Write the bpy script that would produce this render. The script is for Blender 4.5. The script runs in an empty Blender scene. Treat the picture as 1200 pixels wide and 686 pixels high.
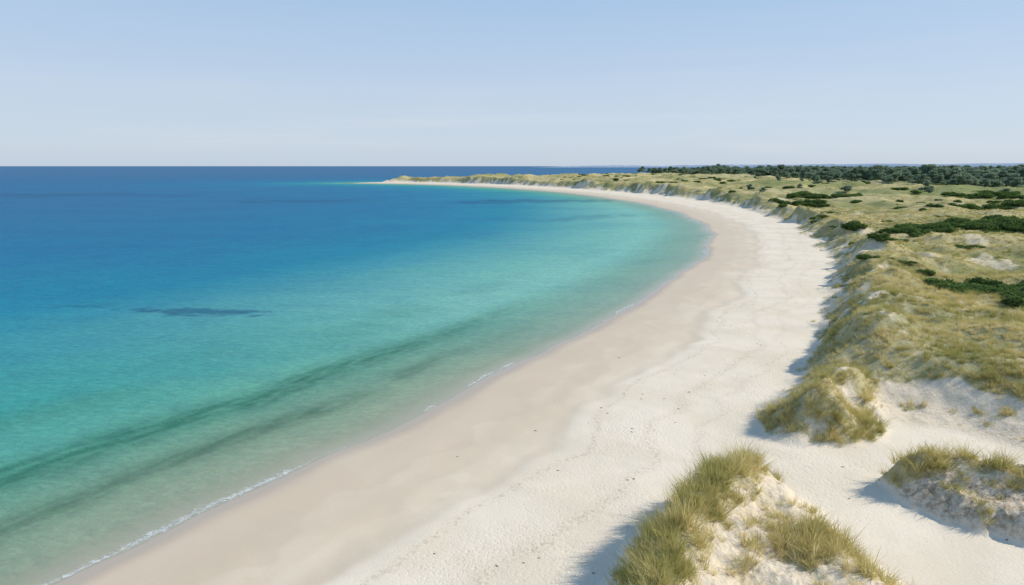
import bpy, math, numpy as np
from mathutils import Vector
rng=np.random.default_rng(7)
scene=bpy.context.scene
scene.view_settings.view_transform='Standard'
scene.view_settings.look='None'
scene.view_settings.exposure=0
COL=scene.collection
# ------------------------------------------------------------------ noise
_p=rng.permutation(256); PERM=np.concatenate([_p,_p,_p])
_ang=rng.random(256)*2*np.pi; GX=np.cos(_ang); GY=np.sin(_ang)
def noise2(x,y):
    x=np.asarray(x,float); y=np.asarray(y,float)
    xf=np.floor(x); yf=np.floor(y); xi=xf.astype(np.int64)&255; yi=yf.astype(np.int64)&255
    u=x-xf; v=y-yf
    a=u*u*u*(u*(u*6-15)+10); b=v*v*v*(v*(v*6-15)+10)
    def g(i,j,du,dv):
        h=PERM[PERM[(xi+i)&255]+((yi+j)&255)]
        return GX[h]*du+GY[h]*dv
    n0=g(0,0,u,v)*(1-a)+g(1,0,u-1,v)*a
    n1=g(0,1,u,v-1)*(1-a)+g(1,1,u-1,v-1)*a
    return (n0*(1-b)+n1*b)*1.5
def fbm(x,y,o=4,gain=.5):
    r=0; a=1; t=0
    for i in range(o):
        r=r+a*noise2(x+17.3*i,y-9.1*i); t+=a; a*=gain; x=x*2.03; y=y*2.03
    return r/t*1.3
def sst(a,b,x):
    t=np.clip((x-a)/(b-a),0,1); return t*t*(3-2*t)
def catmull(pts,n=4):
    P=[np.array(p,float) for p in pts]; P=[2*P[0]-P[1]]+P+[2*P[-1]-P[-2]]; out=[]
    for i in range(1,len(P)-2):
        for k in range(n):
            t=k/n
            out.append(.5*((2*P[i])+(-P[i-1]+P[i+1])*t+(2*P[i-1]-5*P[i]+4*P[i+1]-P[i+2])*t*t+(-P[i-1]+3*P[i]-3*P[i+1]+P[i+2])*t**3))
    out.append(P[-2]); return np.array(out)
def pdist(x,y,L):
    best=np.full(x.shape,1e18); s=np.zeros(x.shape); acc=0.
    for i in range(len(L)-1):
        ax,ay=L[i]; bx,by=L[i+1]; dx=bx-ax; dy=by-ay; l2=dx*dx+dy*dy
        if l2<1e-9: continue
        l=math.sqrt(l2)
        t=np.clip(((x-ax)*dx+(y-ay)*dy)/l2,0,1)
        d2=(x-ax-t*dx)**2+(y-ay-t*dy)**2
        m=d2<best; best=np.where(m,d2,best); s=np.where(m,acc+t*l,s); acc+=l
    return np.sqrt(best),s
def inside(x,y,P):
    r=np.zeros(x.shape,bool); n=len(P)
    for i in range(n):
        ax,ay=P[i]; bx,by=P[(i+1)%n]
        if ay==by: continue
        c=(ay>y)!=(by>y)
        r^= c & (x<(bx-ax)*(y-ay)/(by-ay)+ax)
    return r
# ------------------------------------------------------------------ plan of the coast (metres)
shore=[(-48,-30),(-36,0),(-27.5,18),(-22.4,30),(-20.6,33.5),(-18,38.2),(-14.5,43.6),(-9.8,49.7),(-1.7,63.8),(8.3,81),(21.7,106.4),(37,139.8),(52.2,179.6),(65,231.7),(72.5,306.6),(65.7,407),(33.6,543),(-33.5,679),(-115,774),(-186,813)]
back=[(-190,822),(-150,860),(-60,905),(60,990),(200,1180),(380,1450),(800,1750),(2500,2100),(6000,2300)]
SH=catmull(shore,4); BK=catmull(back,2)
COAST=np.vstack([SH,BK]); LANDPOLY=np.vstack([COAST,[(9000,2300),(9000,-400),(-48,-400)]])
foot=[(60,32),(45,37.5),(35,42),(30.5,46.5),(27.5,47.5),(25.5,45),(23,43.6),(19.5,43.6),(17.8,45.5),(18.4,48.5),(22,54.5),(25.3,60),(34.3,76),(48,103.6),(61,131.4),(75,168.7),(89.8,217.8),(100,278),(103.7,348),(97.7,437),(67.7,547),(0,696),(-102,806),(-158,834)]
dback=[(-140,850),(-60,880),(70,960),(215,1150),(400,1420),(820,1700),(2500,2050)]
FT=catmull(foot,3); DB=catmull(dback,2)
DL=np.vstack([[(300,10)],FT,DB]); DUNEPOLY=np.vstack([DL,[(9000,2200),(9000,10)]])
PA=catmull([(2.2,20),(3.7,27),(6,32),(8.4,35.2),(10.8,38),(13.2,39.2),(15.8,38),(17.4,35),(17.2,31.5),(17.8,28),(18.5,22),(2.2,20)],3)
PC=catmull([(22.2,38.6),(22.2,35.6),(24,32.6),(27,30.2),(33,28.6),(46,28.5),(48,33),(42,36.5),(32,38.6),(25,40.),(22.2,38.6)],3)
RA=np.array([(12.9,36.6),(11.2,34.2),(9.2,31.4),(6.6,28),(5.2,23)])
RC=np.array([(22.6,38),(26,37),(29.5,35.4),(36,34),(45,32.5)])
RB=np.array([(20.5,46),(24,49.5),(27.5,54),(31,62),(37,73)])
def field(x,y,full=True):
    k=np.clip(y/60.,1,8)
    d,s=pdist(x,y,COAST); d=np.where(inside(x,y,LANDPOLY),d,-d)
    wig=(.45*noise2(s/9.,0*s+3.3)+.15*noise2(s/3.1,0*s+7.7)+.9*noise2(s/31.,0*s))*np.exp(-np.abs(d)/14.)*np.clip(k,1,1.6)
    d=d+wig
    zb=np.where(d>0,1.15*(1-np.exp(-d/15.)),-np.minimum(np.abs(d)*.07,5))
    berm=13+1.7*noise2(s/10.,0*s+1.5)+.7*noise2(s/4.,0*s+5)+.5*noise2(x/3.5,y/3.5)
    zb=zb+.14*sst(berm-1.6,berm+1.2,d)+np.where(d>2,.07*fbm(x/6,y/6,3),0)*np.clip(d/10,0,1)
    # main dune land
    dl,_=pdist(x,y,DL); ins=inside(x,y,DUNEPOLY); dl=np.where(ins,dl,-dl)
    e=1.6*fbm(x/6,y/6,4)+np.clip(k-1,0,2.5)*(1.3*noise2(x/30,y/30)+1.3*fbm(x/12,y/12,3))
    dl=dl+e
    kk=np.clip(k,1,4)
    hd=(2.6+3.3*sst(150,700,y))*(1+.3*np.clip(k-1,0,1)*noise2(x/17,y/17)+.35*sst(250,500,y)*noise2(x/55,y/55))
    fs=sst(26.5,30,x)*sst(64,50,y)
    w=4.2+6.5*fs+5.5*(np.clip(y/220,0,1.5))*(1+.6*noise2(x/24+3,y/24))
    hm=hd*sst(-.3,w,dl)
    rb,_=pdist(x,y,RB)
    hm=hm+ sst(.5,w,dl)*(2.1*np.exp(-((dl-8)/4.5)**2)*(.6+.9*noise2(x/12,y/12))*(1-fs)+.9*np.exp(-(rb/3.)**2))
    und=sst(2,10,dl)
    ridge=(1-np.abs(fbm(x/14+4,y/14,2))*2.4)
    hm=hm+und*(1-.6*fs)*(1.5*fbm(x/22,y/22,3)+ .6*ridge + np.clip(k-1,0,4)*.6*fbm(x/60,y/60,2))
    hm=hm+sst(.2,2.5,dl)*(.22+.18*sst(60,120,y))*fbm(x/3.2,y/3.2,3)*sst(300,120,y)*(1-.5*fs)
    hm=np.maximum(hm,0)
    # separate fore dunes
    a,_=pdist(x,y,PA); a=np.where(inside(x,y,PA),a,-a)+.5*fbm(x/3.+9,y/3.,4)
    ra,_=pdist(x,y,RA)
    ha=1.9*sst(-.2,3.2,a)+1.25*np.exp(-(ra/2.1)**2)*sst(0,2.0,a)+.3*sst(.3,1.5,a)*fbm(x/1.9,y/1.9,5,.6)
    ha=ha*(1-.25*sst(33,39,y))
    c,_=pdist(x,y,PC); c=np.where(inside(x,y,PC),c,-c)+.5*fbm(x/2.2-5,y/2.2,4)
    rc,_=pdist(x,y,RC)
    hc=1.15*sst(-.2,1.8,c)+1.0*np.exp(-(rc/1.2)**2)*sst(0,1.4,c)+.4*sst(.1,1.2,c)*fbm(x/1.3,y/1.3,5,.6)
    ha=np.maximum(ha,0); hc=np.maximum(hc,0)
    z=np.where(d>0,zb+np.maximum(np.maximum(hm,ha),hc),zb)
    land=np.clip(d/6,0,1)
    z=np.where(d>0,zb+(z-zb)*land,z)
    # grass cover 0..1
    n1=fbm(x/5.5+31,y/5.5,3); n2=fbm(x/1.5,y/1.5+8,2); n3=fbm(x/3.+3,y/3.+8,3)
    gm=sst(.0,2.6,dl+2.2*n1*np.clip(k,1,1.6)+2.4*n3*np.clip(k,1,1.6)-5.6*fs-2.5*sst(150,350,y)*(1+noise2(x/20,y/20)))
    blow=sst(.3,.5,fbm(x/(8*kk**.5)+71,y/(8*kk**.5)-13,3)); 
    blow2=sst(.24,.42,n1)*sst(15,4,dl)*.85
    gm=gm*(1-.5*blow*sst(60,20,dl))*(1-blow2)*(1-.3*sst(.15,.45,n3)*sst(160,90,y))
    gm=np.maximum(gm,.95*sst(3.4,1.4,rb+1.2*n1)*sst(.2,1.2,dl)*sst(.45,.1,n3))
    gm=np.maximum(gm,fs*.7*sst(.25,.5,n2+.3*n1)*sst(1,3,dl))
    bb=sst(27.5,26,x)*sst(52,49,y)*(dl>0); gm=np.where(bb>0.5,sst(.1,.8,dl)*sst(-.45,.0,n1+n2*.5),gm)
    ga=np.maximum(sst(2.4,.8,ra+1.0*n2), sst(2.9,1.1,np.hypot((x-14.4)/1.3,y-28.6)+1.*n2))*sst(.1,.7,a)
    ga=np.maximum(ga,.5*sst(.05,.4,n2)*sst(.5,1.2,a))
    gc=np.maximum(sst(1.5,.4,rc+.7*n2)*sst(.05,.5,c), .5*sst(.15,.45,n2)*sst(.3,1.,c))
    g=np.where(ins|(dl>0),gm,0); g=np.maximum(g,np.maximum(ga,gc))
    g=g*(d>8)
    ero=np.maximum(sst(0,.6,c)*sst(.6,1.6,rc)*sst(6,3.5,rc),.5*sst(.2,.8,a)*sst(3,1.5,np.hypot(x-16,y-36)))
    return dict(z=z,d=d,s=s,g=g,dl=dl,dune=np.clip(np.maximum(np.maximum(sst(0,1.5,dl),sst(0,1,a)),sst(0,1,c)),0,1),berm=d-berm,fore=np.maximum(a,c),ero=ero)
def height(x,y): return field(np.atleast_1d(np.asarray(x,float)),np.atleast_1d(np.asarray(y,float)))['z']
# ------------------------------------------------------------------ helpers
def grid_mesh(name,X,Y,Z):
    r,c=X.shape
    me=bpy.data.meshes.new(name)
    co=np.stack([X,Y,Z],-1).reshape(-1,3).astype(np.float32)
    idx=np.arange(r*c).reshape(r,c)
    q=np.stack([idx[:-1,:-1],idx[:-1,1:],idx[1:,1:],idx[1:,:-1]],-1).reshape(-1,4).astype(np.int32)
    me.vertices.add(len(co)); me.vertices.foreach_set('co',co.ravel())
    me.loops.add(q.size); me.loops.foreach_set('vertex_index',q.ravel())
    me.polygons.add(len(q)); me.polygons.foreach_set('loop_start',np.arange(0,q.size,4,dtype=np.int32))
    me.polygons.foreach_set('use_smooth',np.ones(len(q),bool))
    me.update(calc_edges=True)
    return me
def poly_mesh(name,co,faces_n,loops):
    me=bpy.data.meshes.new(name)
    co=np.asarray(co,np.float32); loops=np.asarray(loops,np.int32); faces_n=np.asarray(faces_n,np.int32)
    me.vertices.add(len(co)); me.vertices.foreach_set('co',co.ravel())
    me.loops.add(len(loops)); me.loops.foreach_set('vertex_index',loops)
    me.polygons.add(len(faces_n)); st=np.concatenate([[0],np.cumsum(faces_n)[:-1]]).astype(np.int32)
    me.polygons.foreach_set('loop_start',st)
    me.update(calc_edges=True); return me
def attr(me,name,v):
    a=me.attributes.new(name,'FLOAT','POINT'); a.data.foreach_set('value',np.asarray(v,np.float32).ravel())
def obj(name,me,col=None):
    o=bpy.data.objects.new(name,me); (col or COL).objects.link(o); return o
class N:
    def __init__(s,mat):
        s.t=mat.node_tree; s.t.nodes.clear()
    def n(s,ty,**k):
        nd=s.t.nodes.new(ty)
        ins=k.pop('ins',{})
        for a,b in k.items(): setattr(nd,a,b)
        for a,b in ins.items(): s.set(nd,a,b)
        return nd
    def set(s,nd,a,b):
        if isinstance(b,bpy.types.NodeSocket): s.t.links.new(b,nd.inputs[a])
        else: nd.inputs[a].default_value=b
    def at(s,name): return s.n('ShaderNodeAttribute',attribute_name=name).outputs['Fac']
    def m(s,op,a,b=0.,c=0.,clamp=False):
        nd=s.n('ShaderNodeMath',operation=op,use_clamp=clamp); s.set(nd,0,a); s.set(nd,1,b)
        s.set(nd,2,c); return nd.outputs[0]
    def mr(s,v,a,b,c=0.,d=1.,smooth=True):
        nd=s.n('ShaderNodeMapRange',interpolation_type='SMOOTHSTEP' if smooth else 'LINEAR')
        for i,q in enumerate((v,a,b,c,d)): s.set(nd,i,q)
        return nd.outputs[0]
    def mix(s,f,a,b,bt='MIX'):
        nd=s.n('ShaderNodeMix',data_type='RGBA',blend_type=bt)
        for i,q in ((0,f),(6,a),(7,b)):
            if isinstance(q,tuple) and len(q)==3: q=(*q,1)
            s.set(nd,i,q)
        return nd.outputs[2]
    def noise(s,vec,scale,det=3,rough=.5,dist=0.):
        nd=s.n('ShaderNodeTexNoise'); s.set(nd,'Vector',vec); s.set(nd,'Scale',scale); s.set(nd,'Detail',det); s.set(nd,'Roughness',rough); s.set(nd,'Distortion',dist)
        return nd.outputs['Fac']
    def vor(s,vec,scale,feat='F1',rnd=1.):
        nd=s.n('ShaderNodeTexVoronoi',feature=feat); s.set(nd,'Vector',vec); s.set(nd,'Scale',scale); s.set(nd,'Randomness',rnd); return nd
    def comb(s,x,y,z=0.):
        nd=s.n('ShaderNodeCombineXYZ'); s.set(nd,0,x); s.set(nd,1,y); s.set(nd,2,z); return nd.outputs[0]
    def bump(s,h,strength,dist,normal=None):
        nd=s.n('ShaderNodeBump'); s.set(nd,'Strength',strength); s.set(nd,'Distance',dist); s.set(nd,'Height',h)
        if normal is not None: s.set(nd,'Normal',normal)
        return nd.outputs[0]
    def ramp(s,f,stops):
        nd=s.n('ShaderNodeValToRGB'); e=nd.color_ramp.elements
        while len(e)>1: e.remove(e[-1])
        e[0].position=stops[0][0]; e[0].color=(*stops[0][1],1)
        for p,c in stops[1:]:
            q=e.new(p); q.color=(*c,1)
        s.set(nd,0,f); return nd.outputs[0]
def newmat(name):
    m=bpy.data.materials.new(name); m.use_nodes=True; return m,N(m)
def lin(r,g,b):
    f=lambda c:(c/255/12.92 if c<=10 else ((c/255+.055)/1.055)**2.4)
    return (f(r),f(g),f(b))
# ------------------------------------------------------------------ ground sheet
rows=[14.]
while rows[-1]<26: rows.append(rows[-1]*1.012)
while rows[-1]<130: rows.append(rows[-1]*1.0040)
while rows[-1]<1500: rows.append(rows[-1]*1.0065)
while rows[-1]<45000: rows.append(rows[-1]*1.06)
rows=np.array(rows)
u=np.concatenate([np.linspace(-1.3,-.75,12,endpoint=False),np.linspace(-.75,.05,260,endpoint=False),np.linspace(.05,.86,470,endpoint=False),np.linspace(.86,1.3,40)])
U,YY=np.meshgrid(u,rows); XX=U*(YY+8)
F=field(XX.ravel(),YY.ravel())
ZZ=F['z'].reshape(XX.shape)
me=grid_mesh('ground',XX,YY,ZZ)
attr(me,'shore',F['d']); attr(me,'along',F['s']); attr(me,'grass',F['g']); attr(me,'dune',F['dune']); attr(me,'berm',F['berm']); attr(me,'eroded',F['ero'])
xx,yy=XX.ravel(),YY.ravel()
attr(me,'wood',sst(-30,30,xx-285)*sst(380,470,yy)); attr(me,'sparse',sst(110,60,yy))
mead=sst(1.15,.7,np.hypot((xx-300)/130,(yy-375)/50)+.4*fbm(xx/60,yy/40,3))+sst(1.15,.7,np.hypot((xx-215)/60,(yy-520)/60)+.4*fbm(xx/60,yy/40,3))+.6*sst(1.2,.6,np.hypot((xx-75)/14,(yy-103)/8)+.5*fbm(xx/9,yy/7,3))
attr(me,'meadow',np.clip(mead,0,1))
ground=obj('ground',me); ground['kind']='structure'
m,n=newmat('sand_and_dune_turf')
P=n.n('ShaderNodeNewGeometry').outputs['Position']
d=n.at('shore'); s=n.at('along'); g=n.at('grass'); du=n.at('dune'); be=n.at('berm'); wd=n.at('wood'); spz=n.at('sparse')
sd=n.comb(n.m('MULTIPLY',s,.10),n.m('MULTIPLY',d,.28))
streak=n.noise(sd,1.,3,.45,.2)
big=n.noise(P,.16,4,.55,.3)
fine=n.noise(P,9.,3,.6)
lower=n.mix(n.mr(streak,.3,.7),lin(217,199,171),lin(229,211,184))
lower=n.mix(n.mr(big,.47,.56,0,.8),lower,lin(222,203,175))
upper=n.mix(n.mr(big,.35,.65),lin(239,224,199),lin(230,214,187))
sand=n.mix(n.mr(n.m('ADD',be,n.m('MULTIPLY',n.m('SUBTRACT',fine,.5),1.0)),-.5,.5),lower,upper)
# damp scalloped lobes with a soft upper edge
for sc_,of_,ed,am in ((.16,4.,2.2,.4),(.11,9.,5.2,.28)):
    sc=n.noise(n.comb(n.m('MULTIPLY',s,sc_),of_),1.,2,.5)
    dedge=n.m('SUBTRACT',d,n.m('MULTIPLY',sc,10.))
    sand=n.mix(n.mr(dedge,ed,ed-.7,0,am),sand,lin(207,187,160))
sand=n.mix(n.mr(fine,.3,.7,0,.14),sand,lin(184,164,136))
# faint trampled / debris bands that follow the curve of the beach
for off,amp,wd_,st in ((1.6,1.4,.55,.28),(6.2,2.2,.8,.28),(9.5,2.,.6,.2)):
    lnz=n.m('ADD',n.m('SUBTRACT',be,off),n.m('MULTIPLY',n.m('SUBTRACT',n.noise(n.comb(n.m('MULTIPLY',s,.05),off),1.,3,.5),.5),amp*2))
    lm=n.m('MULTIPLY',n.mr(n.m('ABSOLUTE',lnz),wd_,.0),n.mr(n.noise(P,4.2,4,.75),.46,.64))
    sand=n.mix(n.m('MULTIPLY',lm,st*1.6),sand,lin(166,142,112))
# wet fringe
dn=n.m('ADD',d,n.m('MULTIPLY',n.m('SUBTRACT',streak,.5),1.6))
sand=n.mix(n.mr(dn,2.4,.6,0,.65),sand,lin(178,162,144))
sand=n.mix(n.mr(d,-.05,-2.5,0,.5),sand,lin(176,176,150))
# dune sand a little warmer/rootier
sand=n.mix(n.m('MULTIPLY',du,.5),sand,lin(226,208,178))
rt=n.noise(P,2.2,6,.8)
sand=n.mix(n.m('MULTIPLY',du,n.mr(rt,.49,.64,0,.45)),sand,lin(176,154,120))
sand=n.mix(n.m('MULTIPLY',n.at('eroded'),n.mr(rt,.42,.6,0.1,.8)),sand,lin(140,118,88))
tn=n.noise(P,.35,5,.65); t2=n.noise(P,.045,4,.6,.5); t3=n.noise(P,3.2,4,.7)
turf=n.mix(n.mr(tn,.35,.65),lin(170,156,100),lin(206,189,134))
turf=n.mix(n.mr(t2,.42,.6,0,.8),turf,lin(142,144,86))
turf=n.mix(n.mr(t3,.45,.75,0,.4),turf,lin(118,112,66))
turf=n.mix(n.mr(n.noise(P,.02,3,.5),.5,.6,0,.5),turf,lin(216,198,148))
turf=n.mix(n.m('MULTIPLY',n.at('meadow'),.75),turf,n.mix(tn,lin(98,116,58),lin(140,150,82)))
gm=n.mr(n.m('ADD',g,n.m('MULTIPLY',n.m('SUBTRACT',t3,.5),.9)),.25,.85)
gm=n.m('MULTIPLY',gm,n.m('SUBTRACT',1.,n.m('MULTIPLY',spz,.2)))
col=n.mix(gm,sand,turf)
col=n.mix(n.m('MULTIPLY',wd,.8),col,lin(104,120,82))
rough=n.mr(dn,.1,2.4,.25,.95)
rough=n.m('MAXIMUM',rough,0.25)
# footprints / trodden sand on the dry beach, smooth below the berm
v=n.vor(P,2.6); foot1=n.mr(v.outputs['Distance'],.05,.42)
v2=n.vor(P,5.6); foot2=n.mr(v2.outputs['Distance'],.05,.5)
und=n.noise(P,.8,5,.6)
h=n.m('ADD',n.m('MULTIPLY',foot1,.45),n.m('ADD',n.m('MULTIPLY',foot2,.4),n.m('MULTIPLY',und,1.0)))
drymask=n.mr(be,-1.5,5.,.06,1.)
drymask=n.m('MULTIPLY',drymask,n.mr(n.noise(P,.12,3,.5),.3,.65,.35,1.2))
b=n.bump(n.m('MULTIPLY',h,drymask),.6,.06)
b=n.bump(t3,n.m('MULTIPLY',gm,1.),.3,b)
b=n.bump(n.noise(P,1.9,7,.75),n.m('MULTIPLY',du,.6),.22,b)
bs=n.n('ShaderNodeBsdfPrincipled'); n.set(bs,'Base Color',col); n.set(bs,'Roughness',rough); n.set(bs,'Normal',b); n.set(bs,'Specular IOR Level',.3)
o_=n.n('ShaderNodeOutputMaterial'); n.set(o_,0,bs.outputs[0])
me.materials.append(m)
# ------------------------------------------------------------------ sea
r2=[10.]
while r2[-1]<130: r2.append(r2[-1]*1.006)
while r2[-1]<1500: r2.append(r2[-1]*1.012)
while r2[-1]<60000: r2.append(r2[-1]*1.06)
r2=np.array(r2); u2=np.concatenate([np.linspace(-1.4,-.75,14,endpoint=False),np.linspace(-.75,.35,420,endpoint=False),np.linspace(.35,1.4,40)])
U2,Y2=np.meshgrid(u2,r2); X2=U2*(Y2+8)
xr,yr=X2.ravel(),Y2.ravel(); F2=field(xr,yr)
wm=grid_mesh('sea',X2,Y2,np.zeros_like(X2)+.012)
dd=-F2['d']; attr(wm,'shore',dd); attr(wm,'along',F2['s'])
wv=1.9*fbm(F2['s']/26,dd/14+3,3)
bar=.95*np.exp(-((dd-14.6+wv)/2.4)**2)*sst(118,60,yr)+np.exp(-((dd-7.6+.6*wv)/1.3)**2)*1.*sst(-.7,.0,fbm(xr/9,yr/9,3))*sst(90,55,yr)
bar=bar*(.85+.7*fbm(F2['s']/3,dd/.8,4))+.3*np.exp(-((dd-26+2*wv)/4)**2)*sst(150,70,yr)*sst(-.3,.3,fbm(xr/18,yr/10,3))
def patch(cx,cy,rx,ry,rot=0,k=1.):
    c,s_=math.cos(rot),math.sin(rot); px=(xr-cx)*c+(yr-cy)*s_; py=-(xr-cx)*s_+(yr-cy)*c
    return k*sst(1.1,.35,np.hypot(px/rx,py/ry)+.85*fbm(xr/(rx*.25),yr/(ry*.7),4))
weed=patch(-44,93,12,3.0,-.12,.95)+patch(-62,97,6,1.6,0,.5)+patch(15,400,60,26,.3,.7)+patch(30,270,30,10,.8,.35)+patch(-120,400,60,30,0,.45)+patch(-330,480,120,40,0,.5)
attr(wm,'bar',np.clip(bar,0,1)); attr(wm,'weed',np.clip(weed,0,1))
# how strongly the swash breaks at each stretch of shore
sn=F2['s']; fo_=np.clip(.8*sst(50,40,yr)*(.7+.7*noise2(sn/5.,sn*0))+.8*sst(.12,.5,fbm(sn/9.+2.2,sn*0+.5,3))+.12,0,1)
attr(wm,'swash',fo_)
milk=sst(80,8,dd)*sst(50,110,yr)*sst(520,280,yr); attr(wm,'milk',np.clip(milk,0,1))
sea=obj('sea',wm); sea['kind']='structure'
m,n=newmat('clear_sea_water')
P=n.n('ShaderNodeNewGeometry').outputs['Position']
d=n.at('shore'); s=n.at('along')
mp=n.n('ShaderNodeMapping'); n.set(mp,'Vector',P); mp.inputs['Scale'].default_value=(.5,1,1); mp.inputs['Rotation'].default_value=(0,0,.25); W=mp.outputs[0]
lo=n.noise(P,.018,4,.55,.3); mid=n.noise(n.comb(n.m('MULTIPLY',s,.03),n.m('MULTIPLY',d,.1)),1.,4,.55,.3)
x=n.m('DIVIDE',n.m('LOGARITHM',n.m('ADD',n.m('MAXIMUM',d,0.),1.),math.e),6.908)
x=n.m('ADD',x,n.m('MULTIPLY',n.m('SUBTRACT',lo,.5),.14)); x=n.m('ADD',x,n.m('MULTIPLY',n.m('SUBTRACT',mid,.5),.09))
c=n.ramp(x,[(.0,lin(190,188,162)),(.16,lin(170,184,154)),(.27,lin(142,178,148)),(.40,lin(100,164,142)),(.50,lin(58,148,142)),(.60,lin(22,130,150)),(.71,lin(18,112,148)),(.84,lin(34,104,142)),(1.,lin(46,102,140))])  # tints by distance offshore; farthest stops desaturated as painted haze
c=n.mix(n.m('MULTIPLY',n.at('milk'),.65),c,lin(140,192,178))
c=n.mix(n.m('MULTIPLY',n.at('bar'),.72),c,lin(34,102,80))
c=n.mix(n.m('MULTIPLY',n.at('weed'),.7),c,lin(10,78,110))
rip=n.noise(W,1.6,5,.65); rip2=n.noise(W,.25,3,.5); rip3=n.noise(W,.035,4,.6)
c=n.mix(n.mr(rip,.38,.68,0,.45),c,n.mix(1.,c,(1.6,1.45,1.3),'MULTIPLY'))  # wavelet brightness painted into the water colour
c=n.mix(n.mr(rip2,.4,.7,0,.26),c,n.mix(1.,c,(.6,.7,.8),'MULTIPLY'))
c=n.mix(n.mr(rip3,.42,.66,0,.35),c,n.mix(1.,c,(.6,.76,.86),'MULTIPLY'))
# foam: a thin lacy edge plus a thin veil of spent wash behind it
fn=n.noise(n.comb(n.m('MULTIPLY',s,2.0),n.m('MULTIPLY',d,3.4)),1.,6,.75,1.2)
occ=n.at('swash')
wid=n.mr(occ,.1,1.,.10,.8,False)
fo=n.m('SUBTRACT',1.,n.m('DIVIDE',n.m('ABSOLUTE',n.m('SUBTRACT',d,n.m('MULTIPLY',wid,.35))),wid))
foam=n.mr(n.m('ADD',fo,n.m('MULTIPLY',n.m('SUBTRACT',fn,.5),3.2)),.25,1.2)
foam=n.m('MULTIPLY',foam,n.mr(fo,.0,.3)); foam=n.m('MULTIPLY',foam,n.mr(occ,.08,.5,.2,.8))
veil=n.m('MULTIPLY',n.m('MULTIPLY',n.mr(d,3.2,.2),n.mr(fn,.5,.7)),n.m('MULTIPLY',occ,.5))
foam=n.m('MAXIMUM',foam,n.m('MULTIPLY',veil,n.mr(d,-.3,.1)))
c=n.mix(foam,c,(.80,.82,.80))
al=n.m('ADD',n.mr(d,.0,3.5,.06,.48),n.mr(d,2.0,20.,0.,.52))
al=n.m('MAXIMUM',al,foam)
bh=n.m('ADD',n.noise(W,2.4,5,.65),n.m('MULTIPLY',n.noise(W,.5,3,.5),2.))
b=n.bump(bh,.85,.16)
df=n.n('ShaderNodeBsdfDiffuse'); n.set(df,'Color',c); n.set(df,'Normal',b)
gl=n.n('ShaderNodeBsdfGlossy'); n.set(gl,'Roughness',.2); n.set(gl,'Normal',b)
fr=n.n('ShaderNodeFresnel'); n.set(fr,'IOR',1.33); n.set(fr,'Normal',b)
ff=n.m('ADD',.012,n.m('MULTIPLY',fr.outputs[0],.17)); ff=n.m('MULTIPLY',ff,n.m('SUBTRACT',1.,foam))
mx=n.n('ShaderNodeMixShader'); n.set(mx,0,ff); n.set(mx,1,df.outputs[0]); n.set(mx,2,gl.outputs[0])
tp=n.n('ShaderNodeBsdfTransparent'); n.set(tp,0,(.92,.98,.95,1))
mx2=n.n('ShaderNodeMixShader'); n.set(mx2,0,al); n.set(mx2,1,tp.outputs[0]); n.set(mx2,2,mx.outputs[0])
o_=n.n('ShaderNodeOutputMaterial'); n.set(o_,0,mx2.outputs[0]); wm.materials.append(m)
# ------------------------------------------------------------------ distant coast
xs=np.linspace(300,16000,700); yb=9500+300*np.sin(xs/1500)
top=(10+16*sst(300,6000,xs)+9*fbm(xs/900,xs*0,4)+4*fbm(xs/80,xs*0+4,3))*sst(300,900,xs)*1.9
X=np.stack([xs,xs,xs,xs]); Y=np.stack([yb,yb+30,yb+220,yb+900]); Z=np.stack([top*0-1,top*.55,top,top*.9])
hm=grid_mesh('distant_hills',X,Y,Z); hills=obj('distant_hills',hm); hills['kind']='structure'
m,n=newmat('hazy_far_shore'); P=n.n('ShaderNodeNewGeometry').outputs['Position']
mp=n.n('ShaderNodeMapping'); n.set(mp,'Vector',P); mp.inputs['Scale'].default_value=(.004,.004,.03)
bs=n.n('ShaderNodeBsdfDiffuse'); n.set(bs,0,n.mix(n.noise(mp.outputs[0],1.,4),lin(128,148,172),lin(174,186,196)))  # distance haze is put into these pale blue base colours
o_=n.n('ShaderNodeOutputMaterial'); n.set(o_,0,bs.outputs[0]); hm.materials.append(m)
# ------------------------------------------------------------------ foliage materials
def leafmat(name,cols,ns,trans=.3,rnd=.5):
    m,n=newmat(name); P=n.n('ShaderNodeNewGeometry').outputs['Position']
    R=n.n('ShaderNodeObjectInfo').outputs['Random']
    f=n.m('ADD',n.m('MULTIPLY',n.mr(n.noise(P,ns,3,.6),.3,.7),1-rnd),n.m('MULTIPLY',R,rnd))
    c=n.ramp(f,[(i/(len(cols)-1),q) for i,q in enumerate(cols)])
    df=n.n('ShaderNodeBsdfDiffuse'); n.set(df,0,c); tr=n.n('ShaderNodeBsdfTranslucent'); n.set(tr,0,c)
    mx=n.n('ShaderNodeMixShader'); n.set(mx,0,trans); n.set(mx,1,df.outputs[0]); n.set(mx,2,tr.outputs[0])
    o_=n.n('ShaderNodeOutputMaterial'); n.set(o_,0,mx.outputs[0]); return m
M_grass=leafmat('marram_blades',[lin(130,138,74),lin(174,168,100),lin(214,198,136),lin(240,224,174)],.12,.45,.5)
M_shrub=leafmat('shrub_leaves',[(.07,.12,.035),(.12,.19,.055),(.19,.27,.08)],1.2,.4,.4)
M_tree=leafmat('hazed_tree_leaves',[(.19,.26,.18),(.25,.33,.22),(.32,.40,.25)],.05,.5,.6)  # leaf greens paled and dulled, with distance haze painted in
m,n=newmat('bark'); P=n.n('ShaderNodeNewGeometry').outputs['Position']
bs=n.n('ShaderNodeBsdfDiffuse'); n.set(bs,0,n.mix(n.noise(P,6.,4),(.09,.065,.045),(.19,.15,.11))); o_=n.n('ShaderNodeOutputMaterial'); n.set(o_,0,bs.outputs[0]); M_bark=m
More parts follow.
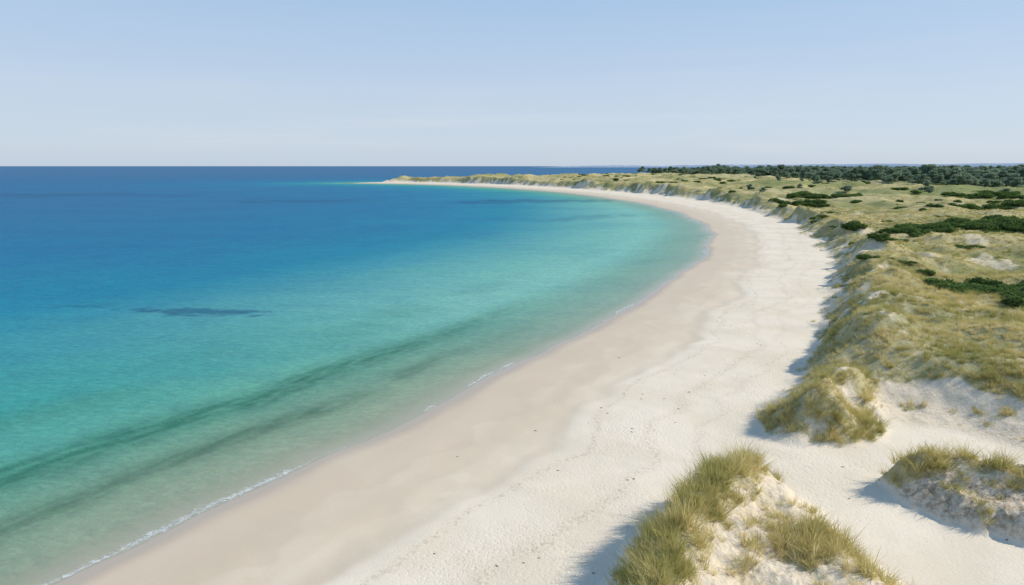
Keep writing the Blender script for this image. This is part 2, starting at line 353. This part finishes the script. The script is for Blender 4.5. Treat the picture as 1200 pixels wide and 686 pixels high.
# grass tufts
def tuft(name,nb,wb,seed,rad=.28,lmin=.45,lmax=1.0,spread=.55):
    r=np.random.default_rng(seed); co=[];fn=[];lp=[]
    for i in range(nb):
        a=r.random()*6.283; rr=rad*math.sqrt(r.random()); bx,by=rr*math.cos(a),rr*math.sin(a)
        L=r.uniform(lmin,lmax); la=a+r.normal(0,.7); lean=r.uniform(.05,spread)*(.3+rr/rad); bend=r.uniform(.1,.8)
        lx,ly=math.cos(la)-.2,math.sin(la)-.1; wa=r.random()*3.14; w=wb*r.uniform(.7,1.3)
        base=len(co); ns=3
        for k in range(ns+1):
            t=k/ns; off=L*(lean*t+bend*.45*t*t); z=L*(t-.28*bend*t*t)-.05
            ww=w*(1-t**1.6)*.5
            if k<ns:
                co.append((bx+lx*off-ww*math.cos(wa),by+ly*off-ww*math.sin(wa),z)); co.append((bx+lx*off+ww*math.cos(wa),by+ly*off+ww*math.sin(wa),z))
            else: co.append((bx+lx*off,by+ly*off,z))
        for k in range(ns-1):
            q=base+2*k; lp+= [q,q+1,q+3,q+2]; fn.append(4)
        q=base+2*(ns-1); lp+=[q,q+1,q+2]; fn.append(3)
    me=poly_mesh(name,co,fn,lp); me.materials.append(M_grass); return me
def srccol(name,meshes):
    c=bpy.data.collections.new(name)
    for i,q in enumerate(meshes): obj(name+'_%02d'%i,q,c)
    return c
def scatter(name,pts,rot,scl,idx,srcs):
    me=bpy.data.meshes.new(name); me.vertices.add(len(pts)); me.vertices.foreach_set('co',np.asarray(pts,np.float32).ravel())
    a=me.attributes.new('rot','FLOAT_VECTOR','POINT'); a.data.foreach_set('vector',np.asarray(rot,np.float32).ravel())
    a=me.attributes.new('scl','FLOAT_VECTOR','POINT'); a.data.foreach_set('vector',np.asarray(scl,np.float32).ravel())
    a=me.attributes.new('idx','INT','POINT'); a.data.foreach_set('value',np.asarray(idx,np.int32))
    me.update(); o=obj(name,me)
    ng=bpy.data.node_groups.new(name,'GeometryNodeTree')
    ng.interface.new_socket('Geometry',in_out='INPUT',socket_type='NodeSocketGeometry'); ng.interface.new_socket('Geometry',in_out='OUTPUT',socket_type='NodeSocketGeometry')
    gi=ng.nodes.new('NodeGroupInput'); go=ng.nodes.new('NodeGroupOutput'); ci=ng.nodes.new('GeometryNodeCollectionInfo')
    ci.inputs['Collection'].default_value=srcs; ci.inputs['Separate Children'].default_value=True; ci.inputs['Reset Children'].default_value=True
    ip=ng.nodes.new('GeometryNodeInstanceOnPoints'); ip.inputs['Pick Instance'].default_value=True
    L=ng.links.new; L(gi.outputs[0],ip.inputs['Points']); L(ci.outputs[0],ip.inputs['Instance'])
    for nm,ty,tg in (('idx','INT','Instance Index'),('rot','FLOAT_VECTOR','Rotation'),('scl','FLOAT_VECTOR','Scale')):
        na=ng.nodes.new('GeometryNodeInputNamedAttribute'); na.data_type=ty; na.inputs['Name'].default_value=nm
        L([q for q in na.outputs if q.enabled and q.name=='Attribute'][0],ip.inputs[tg])
    L(ip.outputs[0],go.inputs[0])
    md=o.modifiers.new('scatter','NODES'); md.node_group=ng
    return o
near=[tuft('tuft',44,.024,i,.24,.3,1.0,.8) for i in range(6)]
midt=[tuft('tuftm',22,.06,20+i,.35,.35,.75,.7) for i in range(3)]
fart=[tuft('tuftf',14,.13,40+i,.5,.3,.5,.9) for i in range(3)]
TC=srccol('tuft_source',near+midt+fart)
PT=[];RT=[];SC=[];IX=[]
def band(x0,x1,y0,y1,dens,i0,ni,smin,smax,clump=1.6,p=1.):
    nn=int((x1-x0)*(y1-y0)*dens); x=rng.uniform(x0,x1,nn); y=rng.uniform(y0,y1,nn)
    k=(x<.86*(y+10)+4)&(x>-.8*y); x=x[k]; y=y[k]
    f=field(x,y); cl=fbm(x/clump+3,y/clump-7,2)
    k=(rng.random(len(x))<np.clip(f['g'],0,1)**1.3*p*sst(-.55,.3,cl))&(f['z']>.6)
    x,y,z,g,cl,fo=x[k],y[k],f['z'][k],f['g'][k],cl[k],f['fore'][k]; q=len(x)
    PT.append(np.stack([x,y,z],1)); RT.append(np.stack([rng.normal(0,.16,q),rng.normal(0,.16,q),rng.uniform(-3.1,3.1,q)],1))
    sz=rng.uniform(smin,smax,q)**1.2*(.55+.45*g)*(.88+.2*cl)*np.where(fo>0,1.25,1.); SC.append(np.stack([sz,sz,sz*rng.uniform(.7,1.25,q)],1)); IX.append(rng.integers(i0,i0+ni,q))
    return q
q1=band(3,60,21,52,16,0,6,.4,1.15,.8)
q2=band(20,100,52,105,8.5,0,6,.4,.95,1.3)
q3=band(40,240,105,260,1.8,6,3,.5,1.,3.)
q4=band(-165,700,260,960,.07,9,3,.9,1.7,9.)
print('GRASS',q1,q2,q3,q4)
PT=np.concatenate(PT);RT=np.concatenate(RT);SC=np.concatenate(SC);IX=np.concatenate(IX)
og=scatter('dune_grass',PT,RT,SC,IX,TC); og['kind']='stuff'; og['label']='straw green marram grass covering the sand dunes'
# ------------------------------------------------------------------ shrubs
def leafcloud(blobs,nl,ls,r,shell=.55):
    co=[];w=np.array([b[3]*b[4]*b[5] for b in blobs])**.67; w/=w.sum()
    bi=r.choice(len(blobs),nl,p=w); B=np.array(blobs)[bi]
    v=r.normal(size=(nl,3)); v/=np.linalg.norm(v,axis=1)[:,None]
    rad=(shell+(1-shell)*r.random(nl))*(1+.16*r.normal(size=nl))
    c=B[:,:3]+v*rad[:,None]*B[:,3:6]
    a=r.normal(size=(nl,3)); a/=np.linalg.norm(a,axis=1)[:,None]
    b=np.cross(a,v+.4*r.normal(size=(nl,3))); b/=np.linalg.norm(b,axis=1)[:,None]+1e-6
    s=ls*r.uniform(.6,1.4,nl)[:,None]
    q=np.stack([c-a*s,c-b*s*.6,c+a*s,c+b*s*.6],1)
    return q.reshape(-1,3)
def leafmesh(name,q,mat):
    nf=len(q)//4; me=poly_mesh(name,q,[4]*nf,np.arange(len(q))); me.materials.append(mat); return me
SHM=[]
for i in range(5):
    r=np.random.default_rng(100+i); bl=[]
    for k in range(9):
        a=r.random()*6.28; rr=r.uniform(0,1.15)
        w=r.uniform(.35,.75); bl.append((rr*math.cos(a),rr*math.sin(a),r.uniform(.1,.5),w,w,r.uniform(.3,.6)))
    q=leafcloud(bl,3600,.10,r); q[:,2]=np.maximum(q[:,2],-.25); SHM.append(leafmesh('shrub',q,M_shrub))
cnt=0
def addshrub(x,y,s,lab):
    global cnt
    z=float(height(x,y)[0]); o=obj('shrub',SHM[cnt%5]); cnt+=1
    o.location=(x,y,z-.08*s); o.rotation_euler=(0,0,rng.uniform(0,6.28)); o.scale=(s*rng.uniform(.9,1.5),s*rng.uniform(.9,1.3),s*rng.uniform(.5,.95))
    o['label']=lab; o['category']='shrub'; o['group']='dark green shrubs growing among the dunes'
L1='low dense dark green shrub growing in a thicket on grassy dunes'
L2='small rounded green shrub standing alone in pale dune grass'
def thicket(cx,cy,rx,ry,nn,s0,s1):
    for i in range(nn):
        a=rng.random()*6.28; r_=math.sqrt(rng.random()); addshrub(cx+rx*r_*math.cos(a),cy+ry*r_*math.sin(a),rng.uniform(s0,s1),L1)
thicket(67,88,12,5.5,44,1.2,2.5); thicket(59,75,3,2,4,.8,1.4)
thicket(92,164,11,7,22,1.4,2.6); thicket(130,178,18,14,50,1.5,3.2)
thicket(120,290,9,9,10,2,3); thicket(150,330,18,12,14,2,3.2); thicket(200,265,26,10,24,2,3.2); thicket(240,345,30,14,22,2.2,3.4)
for i in range(24):
    y=rng.uniform(110,430)**1.0; x=rng.uniform(.48,.78)*y+12
    f=field(np.array([x]),np.array([y]))
    if f['dl'][0]>12: addshrub(x,y,rng.uniform(.6,1.2)*(1+y/400),L2)
L3='small green shrub clinging to the sandy dune edge above the beach'
for i in range(20):
    j=rng.integers(36,60); p=FT[j]+(FT[j+1]-FT[j])*rng.random(); addshrub(p[0]+rng.uniform(5,16),p[1]+rng.uniform(-4,4),rng.uniform(.6,1.)*(1+p[1]/400),L3)
# ------------------------------------------------------------------ trees
def trunkmesh(r,h):
    co=[];lp=[];fn=[]
    def limb(p0,p1,r0,r1):
        b=len(co); d_=np.array(p1)-np.array(p0); t=np.cross(d_,(0.3,.2,1)); 
        if np.linalg.norm(t)<1e-3: t=np.array((1.,0,0))
        t=t/np.linalg.norm(t); w=np.cross(d_,t); w/=np.linalg.norm(w)
        for P_,R_ in ((p0,r0),(p1,r1)):
            for k in range(6):
                a=k*math.pi/3; co.append(tuple(np.array(P_)+R_*(t*math.cos(a)+w*math.sin(a))))
        for k in range(6):
            lp.extend([b+k,b+(k+1)%6,b+6+(k+1)%6,b+6+k]); fn.append(4)
    p=np.array([0,0,-.3]); pts=[p]
    for k in range(4):
        p=p+np.array([r.normal(0,.15),r.normal(0,.15),h*.22]); pts.append(p)
    for k in range(4): limb(pts[k],pts[k+1],.22*(1-k*.2),.22*(1-(k+1)*.2))
    for k in range(6):
        a=k*1.05+r.random(); q=pts[2+(k%3)]; limb(q,q+np.array([math.cos(a)*h*.22,math.sin(a)*h*.22,h*.14]),.08,.03)
    me=poly_mesh('trunk',co,fn,lp); me.materials.append(M_bark); return me
TR=[]
for i in range(5):
    r=np.random.default_rng(300+i); h=8.; bl=[]
    for k in range(13):
        a=r.random()*6.28; zz=r.uniform(.25,.9); rr=r.uniform(.1,1)*(2.5 if zz<.7 else 1.3)
        w=r.uniform(.9,1.6); bl.append((rr*math.cos(a),rr*math.sin(a),zz*h,w,w,w*.75))
    TR.append((trunkmesh(r,h),leafmesh('crown',leafcloud(bl,2600,.27,r,.5),M_tree)))
tl='dark green broadleaf tree edging a wood behind dunes'
tl2='lone dark green tree standing among grassy dunes and scrub'
tc=0
def addtree(x,y,s,lab):
    global tc
    t,c=TR[tc%5]; tc+=1; z=float(height(x,y)[0])
    e=bpy.data.objects.new('tree',None); COL.objects.link(e); e.location=(x,y,z-.3); e.rotation_euler=(0,0,rng.uniform(0,6.28)); e.scale=(s*1.35,s*1.35,s*.95)
    e['label']=lab; e['category']='tree'; e['group']='trees behind the dunes'
    for nm,q in (('trunk',t),('crown',c)):
        o=obj(nm,q); o.parent=e
front=np.array([(225,1150),(262,1050),(275,900),(285,760),(288,661),(300,529),(322,440),(370,400),(430,390)])
FR=catmull(front,13)
for p in FR[::1]:
    addtree(p[0]+rng.normal(0,14),p[1]+rng.normal(0,16),rng.uniform(.7,1.4),tl)
for i in range(26):
    y=rng.uniform(350,800); x=rng.uniform(.3,.72)*y
    if x<130: continue
    addtree(x,y,rng.uniform(.45,.9),tl2)
nt=9000; y=rng.uniform(400,1650,nt)**1.0; x=rng.uniform(190,1500,nt)
fx=np.interp(y,[380,400,440,529,661,760,950,1100,1200,1450,1700],[430,370,322,300,288,285,270,215,225,420,800])
k=(x>fx+rng.normal(0,14,nt))&(x<.9*y+60)&(fbm(x/60,y/60,3)>-.40-.4*(y>900)); x=x[k];y=y[k]
z=height(x,y); kk=z>2; x,y,z=x[kk],y[kk],z[kk]; q=len(x); print('FOREST',q)
sz=rng.uniform(.7,1.6,q)*(1+.35*fbm(x/90,y/90,2))
of=scatter('forest',np.stack([x,y,z-1.0],1),np.stack([x*0,x*0,rng.uniform(0,6.28,q)],1),np.stack([sz*1.5,sz*1.5,sz*.95],1),rng.integers(0,5,q),srccol('forest_source',[t[1] for t in TR]))
of['kind']='stuff'; of['label']='far-off dark green wood stretching behind the dunes'
# low scrub mass further out
nt=5200; y=rng.uniform(260,1300,nt); x=rng.uniform(40,900,nt); f=field(x,y)
k=(f['dl']>26)&(x<.95*y+20)&(fbm(x/42+5,y/42,3)>.24-.12*sst(.25,.55,x/y)); x,y,z=x[k],y[k],f['z'][k]; q=len(x); print('SCRUB',q)
sz=rng.uniform(1.,2.6,q)
oc=scatter('scrub',np.stack([x,y,z-.2],1),np.stack([x*0,x*0,rng.uniform(0,6.28,q)],1),np.stack([sz*1.4,sz*1.4,sz*.7],1),rng.integers(0,5,q),srccol('scrub_source',SHM))
oc['kind']='stuff'; oc['label']='far-off patches of low dark green scrub on dune land'
# ------------------------------------------------------------------ wrack
nn=7000; y=rng.uniform(22,170,nn); x=rng.uniform(-15,75,nn); f=field(x,y)
pk=np.exp(-((f['berm']-2.)/1.)**2)*.4+np.exp(-((f['berm']-6.2)/1.2)**2)*.3+.02
k=(rng.random(nn)<pk)&(f['berm']>-6)&(f['dune']<.05)&(f['d']>4); x,y,z=x[k],y[k],f['z'][k]; co=[];fn=[];lp=[]
for a,b_,c_ in zip(x,y,z):
    s_=rng.uniform(.02,.075); base=len(co); kz=5
    for j in range(kz):
        an=j*6.28/kz; rr=s_*rng.uniform(.5,1.6); co.append((a+rr*math.cos(an)*1.5,b_+rr*math.sin(an),c_+.005))
    co.append((a,b_,c_+s_*.7))
    for j in range(kz): lp+=[base+j,base+(j+1)%kz,base+kz]; fn.append(3)
wr=poly_mesh('seaweed',co,fn,lp); m,n=newmat('dry_seaweed'); P=n.n('ShaderNodeNewGeometry').outputs['Position']
bs=n.n('ShaderNodeBsdfDiffuse'); n.set(bs,0,n.mix(n.noise(P,3.,2),(.16,.12,.08),(.32,.26,.18))); o_=n.n('ShaderNodeOutputMaterial'); n.set(o_,0,bs.outputs[0]); wr.materials.append(m)
ow=obj('seaweed_debris',wr); ow['kind']='stuff'; ow['label']='small brown scraps of seaweed strewn along the tide line'
# ------------------------------------------------------------------ light and sky
el,az=math.radians(36),math.radians(80)
D=Vector((math.sin(az)*math.cos(el),math.cos(az)*math.cos(el),math.sin(el)))
sl=bpy.data.lights.new('sun','SUN'); sl.energy=4.2; sl.angle=math.radians(.5); sl.color=(1,.94,.84)
so=bpy.data.objects.new('sun',sl); COL.objects.link(so); so.rotation_euler=D.to_track_quat('Z','Y').to_euler(); so.location=(60,20,60)
w=bpy.data.worlds.new('World'); scene.world=w; w.use_nodes=True; n=N(w)
sk=n.n('ShaderNodeTexSky',sky_type='NISHITA'); sk.sun_disc=False; sk.sun_elevation=el; sk.sun_rotation=az; sk.air_density=1.0; sk.dust_density=.6; sk.ozone_density=1.2; sk.altitude=0
tx=n.n('ShaderNodeTexCoord').outputs['Generated']; sp=n.n('ShaderNodeSeparateXYZ'); n.set(sp,0,tx); zz=sp.outputs[2]
hz=n.ramp(zz,[(.0,lin(198,213,230)),(.03,lin(203,218,235)),(.10,lin(197,215,237)),(.25,lin(168,200,236)),(.6,lin(120,164,214)),(1.,lin(96,140,200))])
mpw=n.n('ShaderNodeMapping'); n.set(mpw,'Vector',tx); mpw.inputs['Scale'].default_value=(2.2,2.2,26)
cl=n.mr(n.noise(mpw.outputs[0],1.,4,.55,.4),.45,.75,0,.35)
cl=n.m('MULTIPLY',cl,n.mr(zz,.0,.03)); cl=n.m('MULTIPLY',cl,n.mr(zz,.2,.05,.15,1.))
hz=n.mix(cl,hz,lin(222,228,238))
skc=n.mix(1.,sk.outputs[0],(.1,.1,.1),'MULTIPLY')
fin=n.mix(.86,skc,hz)
bg=n.n('ShaderNodeBackground'); n.set(bg,0,fin); n.set(bg,1,1.)
o_=n.n('ShaderNodeOutputWorld'); n.set(o_,0,bg.outputs[0])
# ------------------------------------------------------------------ camera
cd=bpy.data.cameras.new('camera'); cd.lens=24; cd.sensor_width=36; cd.clip_end=100000; cd.clip_start=.5
co_=bpy.data.objects.new('camera',cd); COL.objects.link(co_); co_.location=(0,0,20); co_.rotation_euler=(math.radians(90-10.5),0,0); scene.camera=co_
